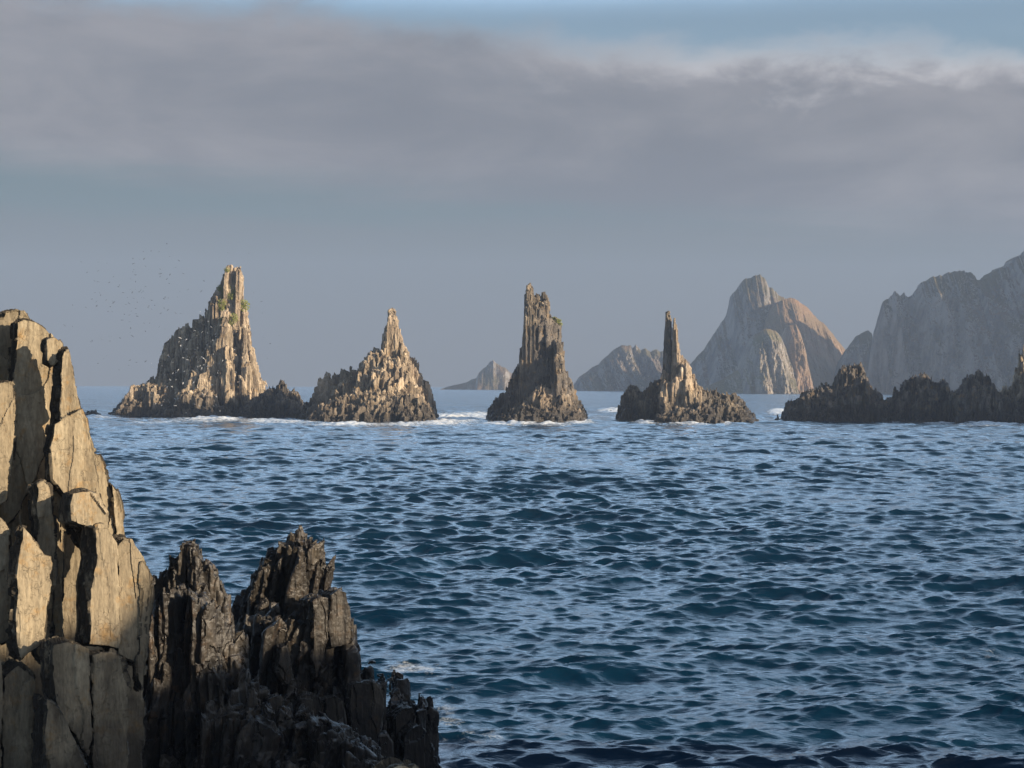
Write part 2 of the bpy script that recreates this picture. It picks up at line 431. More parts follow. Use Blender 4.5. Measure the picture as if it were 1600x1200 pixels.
# ------------------------------------------------------------------ far cliffs and islands
def curtain(name, pts, D, base_out, mat, parent=None, prow=None, rib=(14, 10), q=1.3, nx=420, nt=70, seed=1, lean=0.0, thick=None, ov=None, fine=.38, jag=.012):
    """cliffed land mass: front and back faces under a traced skyline, deep ribs and gullies down its face"""
    k_ = DD(D) / D; D = DD(D); base_out *= k_; prow = [(a, b * k_) for a, b in prow] if prow else None; rib = (rib[0] * k_, rib[1] * k_)
    fn, x0, x1 = sil_fn(pts, D)
    X = np.linspace(x0, x1, nx)
    H = np.maximum(fn(X), 0.5)
    if ov is not None: H = ov(X, H)
    jn = fbm(np.stack([X / (D * .0035), X * 0, X * 0], -1), seed + 50, 4, .65)
    H = H * (1 + jag * jn * 2)
    if prow: pr = np.interp(X, [at(p[0], 600, D).x for p in prow], [p[1] for p in prow])
    else: pr = np.zeros_like(X)
    tt = np.linspace(0, 1, nt)
    Xg, Tg = np.meshgrid(X, tt, indexing='ij')
    Hg = H[:, None]; Z = Hg * Tg
    amp, wl = rib
    P = np.stack([(Xg + lean * Z) / wl, Z / (wl * 7), Xg * 0 + seed], -1)
    rn = fbm(P, seed, 5, .55)
    rdg = 1 - np.abs(fbm(P * .55 + 9, seed + 5, 3)) * 2
    fade = np.clip((1 - Tg) * 6, 0.12, 1)
    rock = fbm(np.stack([Xg / wl * 2.2, Z / wl * 1.6, Xg * 0], -1), seed + 9, 4, .6)
    off = (rn * amp + rdg * amp * .9 + rock * amp * fine) * fade
    size = np.clip(Hg / (H.max() * .5), .15, 1)
    Yf = D - (base_out * (1 - Tg) ** q + pr[:, None] * (1 - Tg * .75)) * size - off * size - 3
    Yb = D + (thick or base_out) * (1 - Tg) ** q * size + off[::-1] * size * .6 + 3
    front = np.stack([Xg, Yf, Z - 2.0 * (Tg == 0)], -1)
    back = np.stack([Xg, Yb, Z - 2.0 * (Tg == 0)], -1)[:, ::-1][:, 1:]
    top = front[:, -1:]; 
    G = np.concatenate([front, back], 1)
    a, b = G.shape[:2]
    idx = np.arange(a * b).reshape(a, b)
    f = np.stack([idx[:-1, :-1], idx[1:, :-1], idx[1:, 1:], idx[:-1, 1:]], -1).reshape(-1, 4)
    return mesh_np(name, G.reshape(-1, 3), f, mat, parent, smooth=False)

far_a = curtain('rocky_island', [(688, 608), (700, 604), (715, 601), (730, 597), (744, 590), (748, 582), (760, 572), (766, 564), (771, 562), (776, 568), (782, 573), (790, 575), (796, 581), (805, 585), (815, 600), (830, 608)],
        3300, 40, M_FAR, rib=(9, 16), prow=[(688, 0), (772, 30), (785, 30), (830, 0)], seed=2, nx=400, nt=50, jag=.05)
tag(far_a, 'small dark hazy island left of the tall twin-topped stack on the horizon', 'island')
far_b = curtain('ribbed_island', [(893, 606), (905, 588), (915, 582), (925, 574), (935, 570), (945, 558), (960, 545), (975, 538), (984, 540), (988, 546), (992, 539), (1000, 548), (1006, 543), (1015, 549), (1024, 546), (1030, 551), (1037, 548), (1050, 551), (1065, 556), (1085, 575), (1105, 612)],
        2900, 60, M_FAR, rib=(22, 14), prow=[(893, 0), (985, 40), (1000, 45), (1050, 35), (1100, 0)], seed=4, lean=.42, nx=420, nt=70, jag=.02)
tag(far_b, 'hazy island with slanting ribbed cliffs behind the leftmost foot of the needle stack', 'island')
isl = empty('peaked_island', (330, 2010, 0), 'large hazy peaked island with brown slopes behind the needle stack', 'island')
curtain('summit_cliff', [(1010, 614), (1040, 600), (1060, 588), (1080, 567), (1100, 545), (1120, 515), (1134, 492), (1138, 478), (1141, 462), (1148, 455), (1155, 443), (1161, 436), (1168, 435), (1173, 431), (1183, 431), (1189, 437), (1196, 449), (1206, 455), (1214, 464), (1226, 470), (1250, 500), (1280, 560), (1300, 612)],
        2640, 110, M_FAR, isl, rib=(13, 15), prow=[(1010, -30), (1120, 20), (1150, 60), (1200, 110), (1300, 60)], seed=7, nx=520, nt=120, q=1.0, jag=.015)
curtain('brown_shoulder', [(1150, 612), (1166, 560), (1180, 520), (1196, 490), (1206, 476), (1216, 470), (1228, 468), (1240, 472), (1250, 478), (1262, 487), (1272, 498), (1283, 506), (1294, 518), (1305, 532), (1316, 544), (1326, 552), (1340, 570), (1356, 600), (1366, 612)],
        2560, 120, M_BROWN, isl, rib=(11, 13), prow=[(1150, -60), (1172, 40), (1192, 150), (1215, 150), (1262, 95), (1310, 30), (1366, -50)], seed=17, nx=460, nt=110, q=1.25, jag=.012)
curtain('front_bluff', [(1085, 613), (1130, 592), (1152, 578), (1160, 556), (1165, 537), (1176, 523), (1188, 516), (1197, 514), (1208, 517), (1218, 527), (1226, 545), (1234, 570), (1240, 592), (1245, 613)],
        2200, 50, M_PALE, isl, rib=(18, 12), prow=[(1085, 0), (1150, 10), (1175, 50), (1195, 55), (1245, 0)], seed=9, nx=360, nt=80, q=1.0)
curtain('side_bluff', [(1206, 613), (1214, 540), (1226, 512), (1240, 507), (1250, 528), (1256, 552), (1264, 585), (1272, 613)],
        2260, 45, M_BROWN, isl, rib=(12, 12), prow=[(1206, 0), (1228, 40), (1245, 40), (1272, 0)], seed=10, nx=200, nt=70, q=1.0)
far_d = curtain('pointed_islet', [(1296, 613), (1310, 565), (1320, 548), (1328, 538), (1338, 524), (1346, 519), (1353, 517), (1358, 521), (1362, 538), (1372, 556), (1382, 568), (1390, 588), (1397, 612)],
        2350, 45, M_FAR, rib=(10, 13), prow=[(1296, 0), (1350, 45), (1360, 45), (1397, 0)], seed=12, nx=220, nt=80, q=1.1)
tag(far_d, 'pointed hazy islet between the large peaked island and the high cliff', 'island')
far_e = curtain('headland', [(1352, 613), (1360, 560), (1366, 520), (1370, 508), (1375, 490), (1382, 472), (1390, 462), (1398, 457), (1403, 458), (1406, 464), (1412, 458), (1419, 463), (1428, 455), (1436, 444), (1447, 436), (1455, 436), (1465, 431), (1478, 427), (1490, 424), (1503, 425), (1510, 431), (1520, 436), (1530, 437), (1545, 426), (1560, 416), (1580, 402), (1600, 392), (1640, 372), (1700, 350), (1800, 330), (1950, 330), (2100, 380)],
        2250, 70, M_FAR, rib=(15, 13), jag=.022, prow=[(1352, -80), (1400, -20), (1460, 40), (1500, 65), (1545, 90), (1600, 160), (1700, 240), (2100, 500)], seed=15, nx=700, nt=130, q=.8)
tag(far_e, 'high hazy grey cliff along the right edge of the horizon', None, None, 'structure')
# the coast out of frame on the right that keeps the sun off the reef
cst = curtain('coast_cliff', [(1690, 650), (1720, 610), (1770, 510), (1860, 450), (2050, 425), (2500, 400), (3000, 400)], 436, 22, M_DARK, rib=(4, 6), seed=21, nx=420, nt=90, q=.8, thick=30, jag=.03)
tag(cst, 'shaded coast cliff beyond the right edge', None, None, 'structure')

# ------------------------------------------------------------------ slab clusters (upended strata)
STRIKE = math.radians(33)
def cluster(name, pts, D, T, mat, parent=None, size=(1.6, .7), p=2.4, jag=.12, seed=1, levels=None, strike=STRIKE,
            lean=(0.0, 0.0), taper=.35, noise_amp=.22, sides=8, front=None, back=None, mode='dome', base=-2.5, chis=.8, zlift=0.0, breakup=.25, macro=.16, msize=3.6, weld=None):
    rg = np.random.default_rng(seed * 101 + 3)
    D = DD(D)
    fn, x0, x1 = sil_fn(pts, D)
    su, sn = size
    ca, sa = math.cos(strike), math.sin(strike)
    cxm, cym = (x0 + x1) / 2, D
    ext = math.hypot((x1 - x0) / 2, T) + su
    gu = np.arange(-ext, ext, su * .62); gn = np.arange(-ext, ext, sn * .72)
    U, N = np.meshgrid(gu, gn, indexing='ij')
    U = U + rg.uniform(-.5, .5, U.shape) * su * .7 + (np.arange(len(gn)) % 2)[None, :] * su * .3
    N = N + rg.uniform(-.3, .3, U.shape) * sn
    x = (cxm + U * ca + N * sa).ravel(); y = (cym + U * sa - N * ca).ravel()
    t = (y - cym) / T
    # macro plates: neighbouring slabs break off together, which makes sheer faces and ledges
    nm = max(6, int(len(x) / (msize * msize * .9)))
    mi = rg.choice(len(x), min(nm, len(x)), replace=False)
    uf = x * ca + y * sa; nf = x * sa - y * ca
    du = (uf[:, None] - uf[mi][None]) / su; dn = (nf[:, None] - nf[mi][None]) / sn
    near = np.argmin(du ** 2 * .55 + dn ** 2, 1)
    mr = rg.random(len(mi)) ** 1.5
    t = t * .35 + t[mi][near] * .65
    mj = mr[near]; mtone = rg.random(len(mi))[near]; ml = rg.normal(0, .012 if mode == 'wall' else .04, (len(mi), 2))[near]
    # outline pinches toward its ends, and the depth follows the height
    H0 = fn(x)
    hm = max(fn(np.linspace(x0, x1, 200)).max(), 1)
    if mode == 'dome':
        prof = 1 - np.abs(t) ** p
    elif mode == 'wall':
        prof = np.where(np.abs(t) < .8, 1 - .06 * np.abs(t), 1 - .06 - (np.abs(t) - .8) * 3.5)
    H = H0 * prof
    H = np.where(np.abs(t) > 1, -5, H)
    cl = fbm(np.stack([x / (su * 2.6), y / (su * 2.6), x * 0], -1), seed + 4, 3)
    bk = fbm(np.stack([x / (su * 7), y / (su * 7), x * 0], -1), seed + 8, 2)
    core = np.where(np.abs(t) < .3, .3, 1)
    H = H * (1 - jag * core * np.clip(.45 - cl * .9, 0, 1.4)) * (1 - breakup * np.clip(np.abs(t) * 1.4, 0, 1) * np.clip(.4 + bk, 0, 1))
    H = H - rg.random(H.shape) ** 2 * jag * core * np.minimum(H0, hm) * .45 + zlift
    H = H * (1 - macro * mj * (0.0 if mode == 'wall' else 1) * np.where(np.abs(t) < .3, .12, 1))
    H = H + np.where(H > 1, rg.random(H.shape) ** 5 * (1.2 if D > 100 else .09) * (.25 if mode == 'wall' else 1), 0)
    ok = H > .35
    x, y, H, H0 = x[ok], y[ok], H[ok], H0[ok]
    # drop slabs hidden deep inside or behind
    n = len(x)
    if n == 0: return None
    S = sides
    K = levels or int(max(4, min(26, hm / (sn * 1.1))))
    a = np.linspace(0, 2 * math.pi, S, endpoint=False)
    sq = 1 / np.maximum(np.abs(np.cos(a)), np.abs(np.sin(a))) ** .75
    w_ = np.clip(np.exp(rg.normal(-.08, .38, (n, 1))), .45, 2.2) * su * .5; th_ = np.clip(np.exp(rg.normal(-.05, .38, (n, 1))), .5, 2.0) * sn * .55
    cu = np.cos(a + .2)[None] * sq * w_ * rg.uniform(.75, 1.15, (n, S)); cn = np.sin(a + .2)[None] * sq * th_ * rg.uniform(.8, 1.15, (n, S))
    tt = np.linspace(0, 1, K)
    s = 1 - taper * tt ** 2.2
    s = s[None, :] * (1 + rg.uniform(-.10, .10, (n, K)))
    zz = base + (H[:, None] - base) * tt[None]
    # horizontal joints: slabs step back at random heights
    for _ in range(3):
        bz = rg.random((n, 1)); s = s * np.where(tt[None] > bz, rg.uniform(.84, 1.0, (n, 1)), 1)
    CU = cu[:, None, :] * s[..., None]; CN = cn[:, None, :] * s[..., None]
    X = x[:, None, None] + CU * ca + CN * sa; Y = y[:, None, None] + CU * sa - CN * ca
    Z = np.repeat(zz[..., None], S, 2).copy()
    sl = rg.uniform(-1, 1, (n, 1)) * chis; sl2 = rg.uniform(-1, 1, (n, 1)) * chis
    hcap = np.minimum(H, su * 2.2)[:, None]
    Z[:, -1] += (cu / (su * .5) * sl * .30 + cn / (sn * .5) * sl2 * .2 - .15) * hcap * .5 + rg.uniform(-.12, .12, (n, S)) * hcap * .4
    Z[:, -1] = np.minimum(Z[:, -1], (H + .1 * hcap[:, 0])[:, None])
    for q_ in range(2, 5):
        if K > q_: Z[:, -q_] = np.minimum(Z[:, -q_], Z[:, -q_ + 1] - .015)
    sh = (Z - H[:, None, None]); 
    X = X + (lean[0] + ml[ok, 0])[:, None, None] * sh; Y = Y + (lean[1] + ml[ok, 1])[:, None, None] * sh
    V = np.stack([X, Y, Z], -1)
    Pn = V / np.array([sn * 1.6, sn * 1.6, sn * 4.5]); d1 = fbm(Pn, seed + 20, 3, .6); d2 = fbm(Pn + 31.7, seed + 30, 3, .6)
    V[..., 0] += d1 * noise_amp * su; V[..., 1] += d2 * noise_amp * su
    C = np.stack([V[:, -1, :, 0].mean(1), V[:, -1, :, 1].mean(1), V[:, -1, :, 2].mean(1) + .05 * sn], -1)
    VV = np.concatenate([V.reshape(n, K * S, 3), C[:, None]], 1)
    per = K * S + 1
    k, j = np.meshgrid(np.arange(K - 1), np.arange(S), indexing='ij')
    j2 = (j + 1) % S
    f1 = np.stack([k * S + j, k * S + j2, (k + 1) * S + j, ], -1).reshape(-1, 3)
    f2 = np.stack([k * S + j2, (k + 1) * S + j2, (k + 1) * S + j], -1).reshape(-1, 3)
    jj = np.arange(S)
    f3 = np.stack([(K - 1) * S + jj, (K - 1) * S + (jj + 1) % S, np.full(S, K * S)], -1)
    f = np.concatenate([f1, f2, f3])[:, ::-1]
    fa = (f[None] + (np.arange(n) * per)[:, None, None]).reshape(-1, 3)
    tone = np.repeat(np.clip(.5 + cl[ok] * .3 + (mtone[ok] - .5) * .5 + rg.normal(0, .13, n), 0, 1), per)
    if weld is None: weld = .027 if D < 100 else (.12 if mode == 'wall' else .155)
    return erode(name, VV.reshape(-1, 3), fa, mat, parent, weld, seed, ca, sa)

def erode(name, V, fa, mat, parent, vox, seed, ca, sa):
    """weld the slabs into one weathered body and roughen it"""
    ob = mesh_np(name, V, fa, None); me = ob.data
    md = ob.modifiers.new('r', 'REMESH'); md.mode = 'VOXEL'; md.voxel_size = vox
    me2 = bpy.data.meshes.new_from_object(ob.evaluated_get(bpy.context.evaluated_depsgraph_get()))
    bpy.data.objects.remove(ob)
    nv = len(me2.vertices)
    P = np.empty(nv * 3, dtype=np.float32); me2.vertices.foreach_get('co', P); P = P.reshape(-1, 3).astype(float)
    N = np.empty(nv * 3, dtype=np.float32); me2.vertices.foreach_get('normal', N); N = N.reshape(-1, 3).astype(float)
    u = P[:, 0] * ca + P[:, 1] * sa; n_ = P[:, 0] * sa - P[:, 1] * ca
    q = vox
    thin = fbm(np.stack([u / (q * 14), n_ / (q * 3.2), P[:, 2] / (q * 60)], -1), seed + 2, 3, .6)
    mid_ = fbm(P / (q * 11), seed + 3, 3, .6)
    fine = fbm(P / (q * 3.2), seed + 4, 2, .6)
    cw = np.stack([u / (q * 22), n_ / (q * 12), P[:, 2] / (q * 26)], -1) + mid_[:, None] * .5 + thin[:, None] * .25
    cw[:, 2] += 3.3 * vnoise(np.floor(cw * np.array([1, 1, 0])) + .5, seed + 6); cw = np.floor(cw)
    cell = _hash(cw[:, 0], cw[:, 1], cw[:, 2], seed + 5)
    kk = 1.0 if q < .05 else .7
    d = thin * q * 2.0 + mid_ * q * .6 * kk + fine * q * .35 * kk + (cell - .5) * q * 1.6
    P += N * d[:, None]
    me2.vertices.foreach_set('co', P.astype(np.float32).ravel())
    me2.polygons.foreach_set('use_smooth', np.zeros(len(me2.polygons), dtype=bool))
    a = me2.attributes.new('tone', 'FLOAT', 'POINT')
    a.data.foreach_set('value', np.clip(.5 + (cell - .5) * .6 + mid_ * .35 + thin * .4, 0, 1).astype(np.float32))  # tone follows the relief: recesses darker, crevice shade put into the colour
    me2.materials.clear(); me2.materials.append(mat); me2.name = name; me2.update()
    ob = bpy.data.objects.new(name, me2); COL.objects.link(ob)
    if parent: ob.parent = parent; ob.location = Vector(parent.location) * -1
    return ob

def tuft(name, px, py, r, parent, bvh, n=260, flat=1.0, label=None):
    o = Vector((0, 0, CAMZ)); d = ray(px, py).normalized()
    hit, nrm, _, dist = bvh.ray_cast(o, d)
    if hit is None: return None
    V = []; Fc = []; r *= 1.25
    rg = random.Random(int(px * 7 + py))
    for i in range(n):
        a, b = rg.uniform(0, 6.28), rg.random() ** .8
        c = Vector((math.cos(a) * b * r, rg.uniform(-.5, .6) * r, math.sin(a) * b * r * flat + .1 * r)) + hit
        s = r * rg.uniform(.14, .30)
        u = Vector((rg.gauss(0, 1), rg.gauss(0, 1), rg.gauss(0, 1))).normalized(); v = u.orthogonal().normalized()
        k = len(V)
        V += [c - u * s, c + v * s * .6, c + u * s]; Fc.append((k, k + 1, k + 2))
    ob = mesh_np(name, np.array(V), np.array(Fc), M_LEAF, parent)
    return ob
def bvh_of(objs):
    V = []; Fc = []
    for o in objs:
        base = len(V); me = o.data
        V += [v.co.copy() for v in me.vertices]; Fc += [tuple(base + i for i in p.vertices) for p in me.polygons]
    return BVHTree.FromPolygons(V, Fc)

# stack 1 : tall fin with a leaning spire
st1 = empty('sea_stack', (at(300, 655, DD(512)).x, DD(512), 0), 'largest pale sea stack with a leaning spire and green tufts, leftmost of the row', 'sea stack', 'sea stacks in a row')
p1 = [cluster('rear_ridge', [(166, 655), (190, 630), (208, 606), (225, 600), (232, 596), (240, 583), (249, 580), (254, 548), (262, 532), (272, 520), (283, 507), (296, 502), (304, 492), (320, 486), (325, 470), (331, 458), (340, 452), (346, 436), (370, 430), (378, 462), (384, 482), (388, 520), (392, 532), (396, 560), (402, 572), (405, 592), (409, 587), (413, 606), (416, 650)],
              526, 6.5, M_STACK, st1, size=(2.2, .75), p=2.6, jag=.10, seed=1, lean=(.03, 0), breakup=.35),
      cluster('spire', [(331, 462), (336, 454), (342, 448), (348, 428), (353, 420), (357, 413), (362, 412), (367, 414), (370, 408), (373, 404), (377, 405), (378, 430), (379, 462), (386, 490), (390, 530), (394, 560)],
              519, 4.0, M_STACK, st1, size=(1.3, .55), p=5, jag=.05, seed=2, mode='wall', taper=.25, lean=(.02, 0)),
      cluster('front_bluff', [(288, 640), (296, 575), (303, 553), (312, 548), (320, 556), (327, 534), (334, 518), (341, 500), (350, 488), (356, 480), (363, 490), (369, 510), (372, 560), (374, 640)],
              511, 8, M_STACK, st1, size=(1.9, .7), p=3.2, jag=.09, seed=3, lean=(.05, 0), breakup=.25),
      cluster('right_buttress', [(375, 640), (374, 560), (377, 525), (381, 505), (386, 515), (391, 535), (397, 562), (402, 585), (405, 605), (404, 630), (400, 648)],
              510, 6.5, M_STACK, st1, size=(1.8, .8), p=3.0, jag=.07, seed=4, lean=(-.06, 0), breakup=.15),
      cluster('left_shoulder', [(166, 657), (188, 635), (196, 618), (206, 603), (216, 599), (228, 598), (240, 600), (262, 600), (268, 612), (272, 640)],
              509, 6, M_STACK, st1, size=(1.7, .8), p=2.4, jag=.14, seed=5),
      cluster('foot_ledge', [(172, 663), (182, 654), (196, 650), (215, 654), (232, 652), (250, 645), (270, 640), (277, 622), (285, 608), (300, 603), (318, 606), (332, 610), (338, 630), (350, 640), (368, 648), (376, 657)],
              498, 6, M_STACK, st1, size=(1.6, .8), p=2.0, jag=.2, seed=6)]
bv = bvh_of(p1)
for px, py, r in [(365, 418, .9), (347, 458, 1.1), (348, 465, .9), (347, 474, 1.0), (346, 482, .8), (363, 458, 1.2), (359, 463, .9), (380, 478, 1.4), (365, 498, 1.1), (361, 507, .8), (347, 501, .9), (354, 422, .7), (343, 450, .7)]:
    tuft('plant_tuft', px, py, r, st1, bv)

r2 = cluster('reef_rock', [(362, 658), (375, 640), (385, 632), (400, 620), (412, 613), (418, 607), (425, 603), (431, 610), (436, 597), (440, 592), (445, 594), (448, 604), (452, 612), (460, 610), (468, 618), (472, 632), (479, 642), (484, 658)],
             498, 7, M_DARK, None, size=(1.1, .45), p=2.4, jag=.13, chis=2, seed=8)
tag(r2, 'low dark jagged rock between the two leftmost sea stacks', 'rock')

# stack 2
st2 = empty('sea_stack', (at(590, 662, DD(458)).x, DD(458), 0), 'broad brown sea stack with a pale spike on top, second from the left', 'sea stack', 'sea stacks in a row')
p2 = [cluster('rear_ridge', [(470, 648), (478, 632), (490, 613), (494, 606), (497, 609), (500, 592), (506, 586), (514, 584), (518, 598), (521, 579), (524, 578), (527, 588), (531, 575), (540, 573), (543, 578), (549, 570), (556, 575), (562, 565), (575, 552), (582, 544), (588, 541), (598, 548), (620, 548), (640, 552), (645, 554), (650, 560), (653, 577), (659, 585), (661, 594), (666, 594), (669, 600), (672, 618), (680, 632), (684, 654)],
              473, 6, M_STACK, st2, size=(1.5, .6), p=2.3, jag=.10, seed=11),
      cluster('spike', [(594, 572), (597, 548), (599, 525), (604, 505), (606, 489), (609, 481), (613, 480), (617, 486), (621, 500), (626, 524), (632, 538), (638, 552), (642, 570)],
              468, 3.6, M_STACK, st2, size=(1.1, .5), p=4, jag=.04, seed=12, mode='wall', taper=.25),
      cluster('front_slope', [(505, 655), (520, 615), (535, 598), (550, 586), (560, 578), (572, 562), (583, 548), (592, 549), (604, 553), (616, 558), (628, 560), (638, 574), (645, 590), (655, 608), (664, 625), (670, 655)],
              462, 9, M_STACK, st2, size=(1.7, .5), p=2.0, jag=.10, chis=1.6, seed=13, lean=(.03, 0)),
      cluster('foot_ledge', [(474, 663), (486, 648), (500, 636), (515, 628), (535, 618), (560, 614), (590, 612), (615, 616), (640, 612), (655, 618), (668, 632), (676, 645), (682, 662)],
              453, 7, M_STACK, st2, size=(1.6, .5), p=1.9, jag=.15, chis=1.6, seed=14)]

# stack 3
st3 = empty('sea_stack', (at(845, 660, DD(458)).x, DD(458), 0), 'tall straight grey sea stack with two blunt tips, in the middle of the row', 'sea stack', 'sea stacks in a row')
p3 = [cluster('column', [(811, 625), (813, 590), (815, 565), (818, 525), (820, 490), (821, 465), (823, 445), (825, 439), (829, 440), (832, 447), (833, 457), (837, 459), (841, 456), (845, 457), (848, 451), (851, 451), (854, 456), (856, 466), (857, 480), (860, 488), (866, 492), (873, 499), (875, 508), (875, 530), (879, 545), (880, 572), (884, 590), (890, 620)],
              466, 6.0, M_GREY, st3, size=(1.15, .5), p=6, jag=.035, seed=21, mode='wall', taper=.15, levels=26, noise_amp=.14, strike=math.radians(20)),
      cluster('column_shoulder', [(866, 600), (867, 545), (868, 530), (872, 528), (878, 541), (881, 560), (882, 585), (887, 610)],
              460, 3.2, M_GREY, st3, size=(1.1, .55), jag=.04, seed=22, mode='wall', taper=.15, noise_amp=.14),
      cluster('rear_slope', [(763, 650), (767, 634), (775, 622), (786, 614), (793, 605), (798, 592), (803, 576), (808, 569), (814, 567), (830, 578), (850, 590), (878, 585), (882, 580), (886, 578), (889, 590), (894, 598), (897, 610), (901, 622), (908, 632), (913, 640), (917, 654)],
              471, 6.5, M_GREY, st3, size=(1.3, .55), p=2.2, jag=.12, seed=23),
      cluster('front_slope', [(790, 655), (810, 632), (826, 622), (838, 606), (845, 602), (852, 600), (858, 606), (866, 600), (874, 598), (884, 612), (896, 628), (905, 642), (914, 658)],
              459, 7, M_STACK, st3, size=(1.6, .45), p=2.0, jag=.14, chis=1.6, seed=24),
      cluster('foot_ledge', [(752, 664), (768, 656), (785, 650), (795, 644), (808, 638), (822, 633), (836, 636), (845, 642), (852, 652), (862, 646), (872, 650), (885, 664)],
              447, 5, M_GREY, st3, size=(1.3, .6), p=1.9, jag=.2, seed=25)]
bv = bvh_of(p3[:2])
for px, py, r in [(866, 498, .6), (871, 502, .8), (874, 507, .7)]:
    tuft('plant_tuft', px, py, r, st3, bv, flat=.6)

# stack 4
st4 = empty('sea_stack', (at(1070, 660, DD(458)).x, DD(458), 0), 'sea stack with a slender two-fingered needle on a wide low base, rightmost of the row', 'sea stack', 'sea stacks in a row')
p4 = [cluster('left_finger', [(1034, 600), (1037, 570), (1039, 545), (1040, 520), (1040, 500), (1041, 485), (1043, 480), (1047, 482), (1048, 490), (1048, 540), (1049, 600)],
              467, 1.7, M_GREY, st4, size=(.9, .5), jag=.02, seed=31, mode='wall', taper=.15, noise_amp=.12),
      cluster('right_finger', [(1050, 600), (1051, 540), (1051, 498), (1052, 489), (1054, 491), (1056, 497), (1058, 512), (1060, 535), (1062, 555), (1066, 575), (1070, 600)],
              465, 1.9, M_STACK, st4, size=(.9, .5), jag=.02, seed=32, mode='wall', taper=.15, noise_amp=.12),
      cluster('finger_base', [(1030, 612), (1034, 590), (1037, 575), (1045, 582), (1060, 575), (1064, 556), (1068, 553), (1072, 560), (1076, 572), (1080, 584), (1086, 590), (1094, 604)],
              465, 5, M_STACK, st4, size=(1.2, .55), jag=.08, seed=33, p=2.6),
      cluster('rear_ridge', [(966, 650), (969, 632), (974, 616), (979, 604), (986, 600), (993, 600), (999, 606), (1003, 611), (1010, 603), (1018, 596), (1028, 590), (1034, 584), (1050, 586), (1075, 588), (1086, 594), (1096, 603), (1106, 608), (1118, 606), (1127, 615), (1145, 617), (1152, 620), (1160, 628), (1168, 638), (1176, 644), (1182, 656)],
              472, 6, M_GREY, st4, size=(1.3, .55), p=2.1, jag=.13, seed=34),
      cluster('foot_ledge', [(1018, 664), (1026, 652), (1040, 645), (1054, 640), (1070, 636), (1085, 640), (1098, 632), (1110, 638), (1122, 650), (1134, 664)],
              449, 5.5, M_STACK, st4, size=(1.25, .6), p=1.9, jag=.2, seed=35),
      cluster('side_ledge', [(1088, 650), (1100, 628), (1115, 618), (1130, 622), (1150, 628), (1162, 638), (1172, 648), (1182, 662)],
              458, 5, M_GREY, st4, size=(1.25, .6), p=2.0, jag=.16, seed=36)]

# dark reef on the right
g = 'dark rocks of the right-hand reef'
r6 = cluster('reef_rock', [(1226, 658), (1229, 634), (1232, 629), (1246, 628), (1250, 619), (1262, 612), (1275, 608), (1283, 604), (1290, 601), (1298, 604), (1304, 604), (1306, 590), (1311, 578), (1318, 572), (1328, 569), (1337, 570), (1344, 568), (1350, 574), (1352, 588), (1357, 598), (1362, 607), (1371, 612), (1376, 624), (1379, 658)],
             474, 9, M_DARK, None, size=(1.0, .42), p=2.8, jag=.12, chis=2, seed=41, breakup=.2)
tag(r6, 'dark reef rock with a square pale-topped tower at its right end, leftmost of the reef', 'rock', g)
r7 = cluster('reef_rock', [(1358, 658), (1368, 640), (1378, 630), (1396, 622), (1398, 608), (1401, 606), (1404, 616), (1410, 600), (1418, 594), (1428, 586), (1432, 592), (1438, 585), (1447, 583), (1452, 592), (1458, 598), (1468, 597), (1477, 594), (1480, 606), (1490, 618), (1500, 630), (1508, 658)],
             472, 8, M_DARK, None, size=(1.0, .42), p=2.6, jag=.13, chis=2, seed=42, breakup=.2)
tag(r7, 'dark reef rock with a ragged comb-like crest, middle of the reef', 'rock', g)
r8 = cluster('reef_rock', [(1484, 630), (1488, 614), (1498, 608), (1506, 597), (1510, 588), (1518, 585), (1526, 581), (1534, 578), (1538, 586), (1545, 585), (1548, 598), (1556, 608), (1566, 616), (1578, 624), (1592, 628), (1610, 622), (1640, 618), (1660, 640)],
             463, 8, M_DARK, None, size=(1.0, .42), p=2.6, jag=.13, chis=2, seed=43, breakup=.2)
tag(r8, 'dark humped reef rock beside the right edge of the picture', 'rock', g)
r9 = cluster('rock_pinnacle', [(1560, 630), (1565, 612), (1568, 605), (1571, 612), (1573, 600), (1576, 612), (1580, 600), (1585, 588), (1590, 570), (1592, 548), (1596, 537), (1601, 540), (1607, 560), (1615, 590), (1630, 620), (1650, 650)],
             478, 6, M_STACK, None, size=(1.2, .55), p=2.6, jag=.06, seed=44)
tag(r9, 'brown rock spike rising at the right edge behind the dark reef', 'rock')
for i, (pts, D, T, lab) in enumerate([
        ([(126, 652), (134, 644), (142, 641), (150, 643), (156, 650), (160, 654)], 520, 4, 'low wave-washed rock left of the largest sea stack'),
        ([(950, 644), (956, 640), (961, 641), (966, 644)], 640, 2.5, 'tiny dark rock in the foam left of the needle stack'),
        ([(1210, 657), (1212, 648), (1216, 650), (1219, 657)], 480, 1.5, 'small dark rock beside the splash left of the reef'),
        ([(692, 660), (696, 656), (700, 658), (704, 662)], 455, 1.4, 'small rock just right of the second sea stack'),
        ([(1532, 1027), (1543, 1014), (1556, 1012), (1570, 1016), (1582, 1026)], 64.5, .5, 'black rock awash in the waves near the right edge')]):
    big = D > 100
    o = cluster('washed_rock', pts, D, T, M_DARK if big else M_BLACK, None, size=(1.0, .5) if big else (.22, .12), jag=.2, seed=60 + i, p=2, base=-1.5)
    if o: tag(o, lab, 'rock')

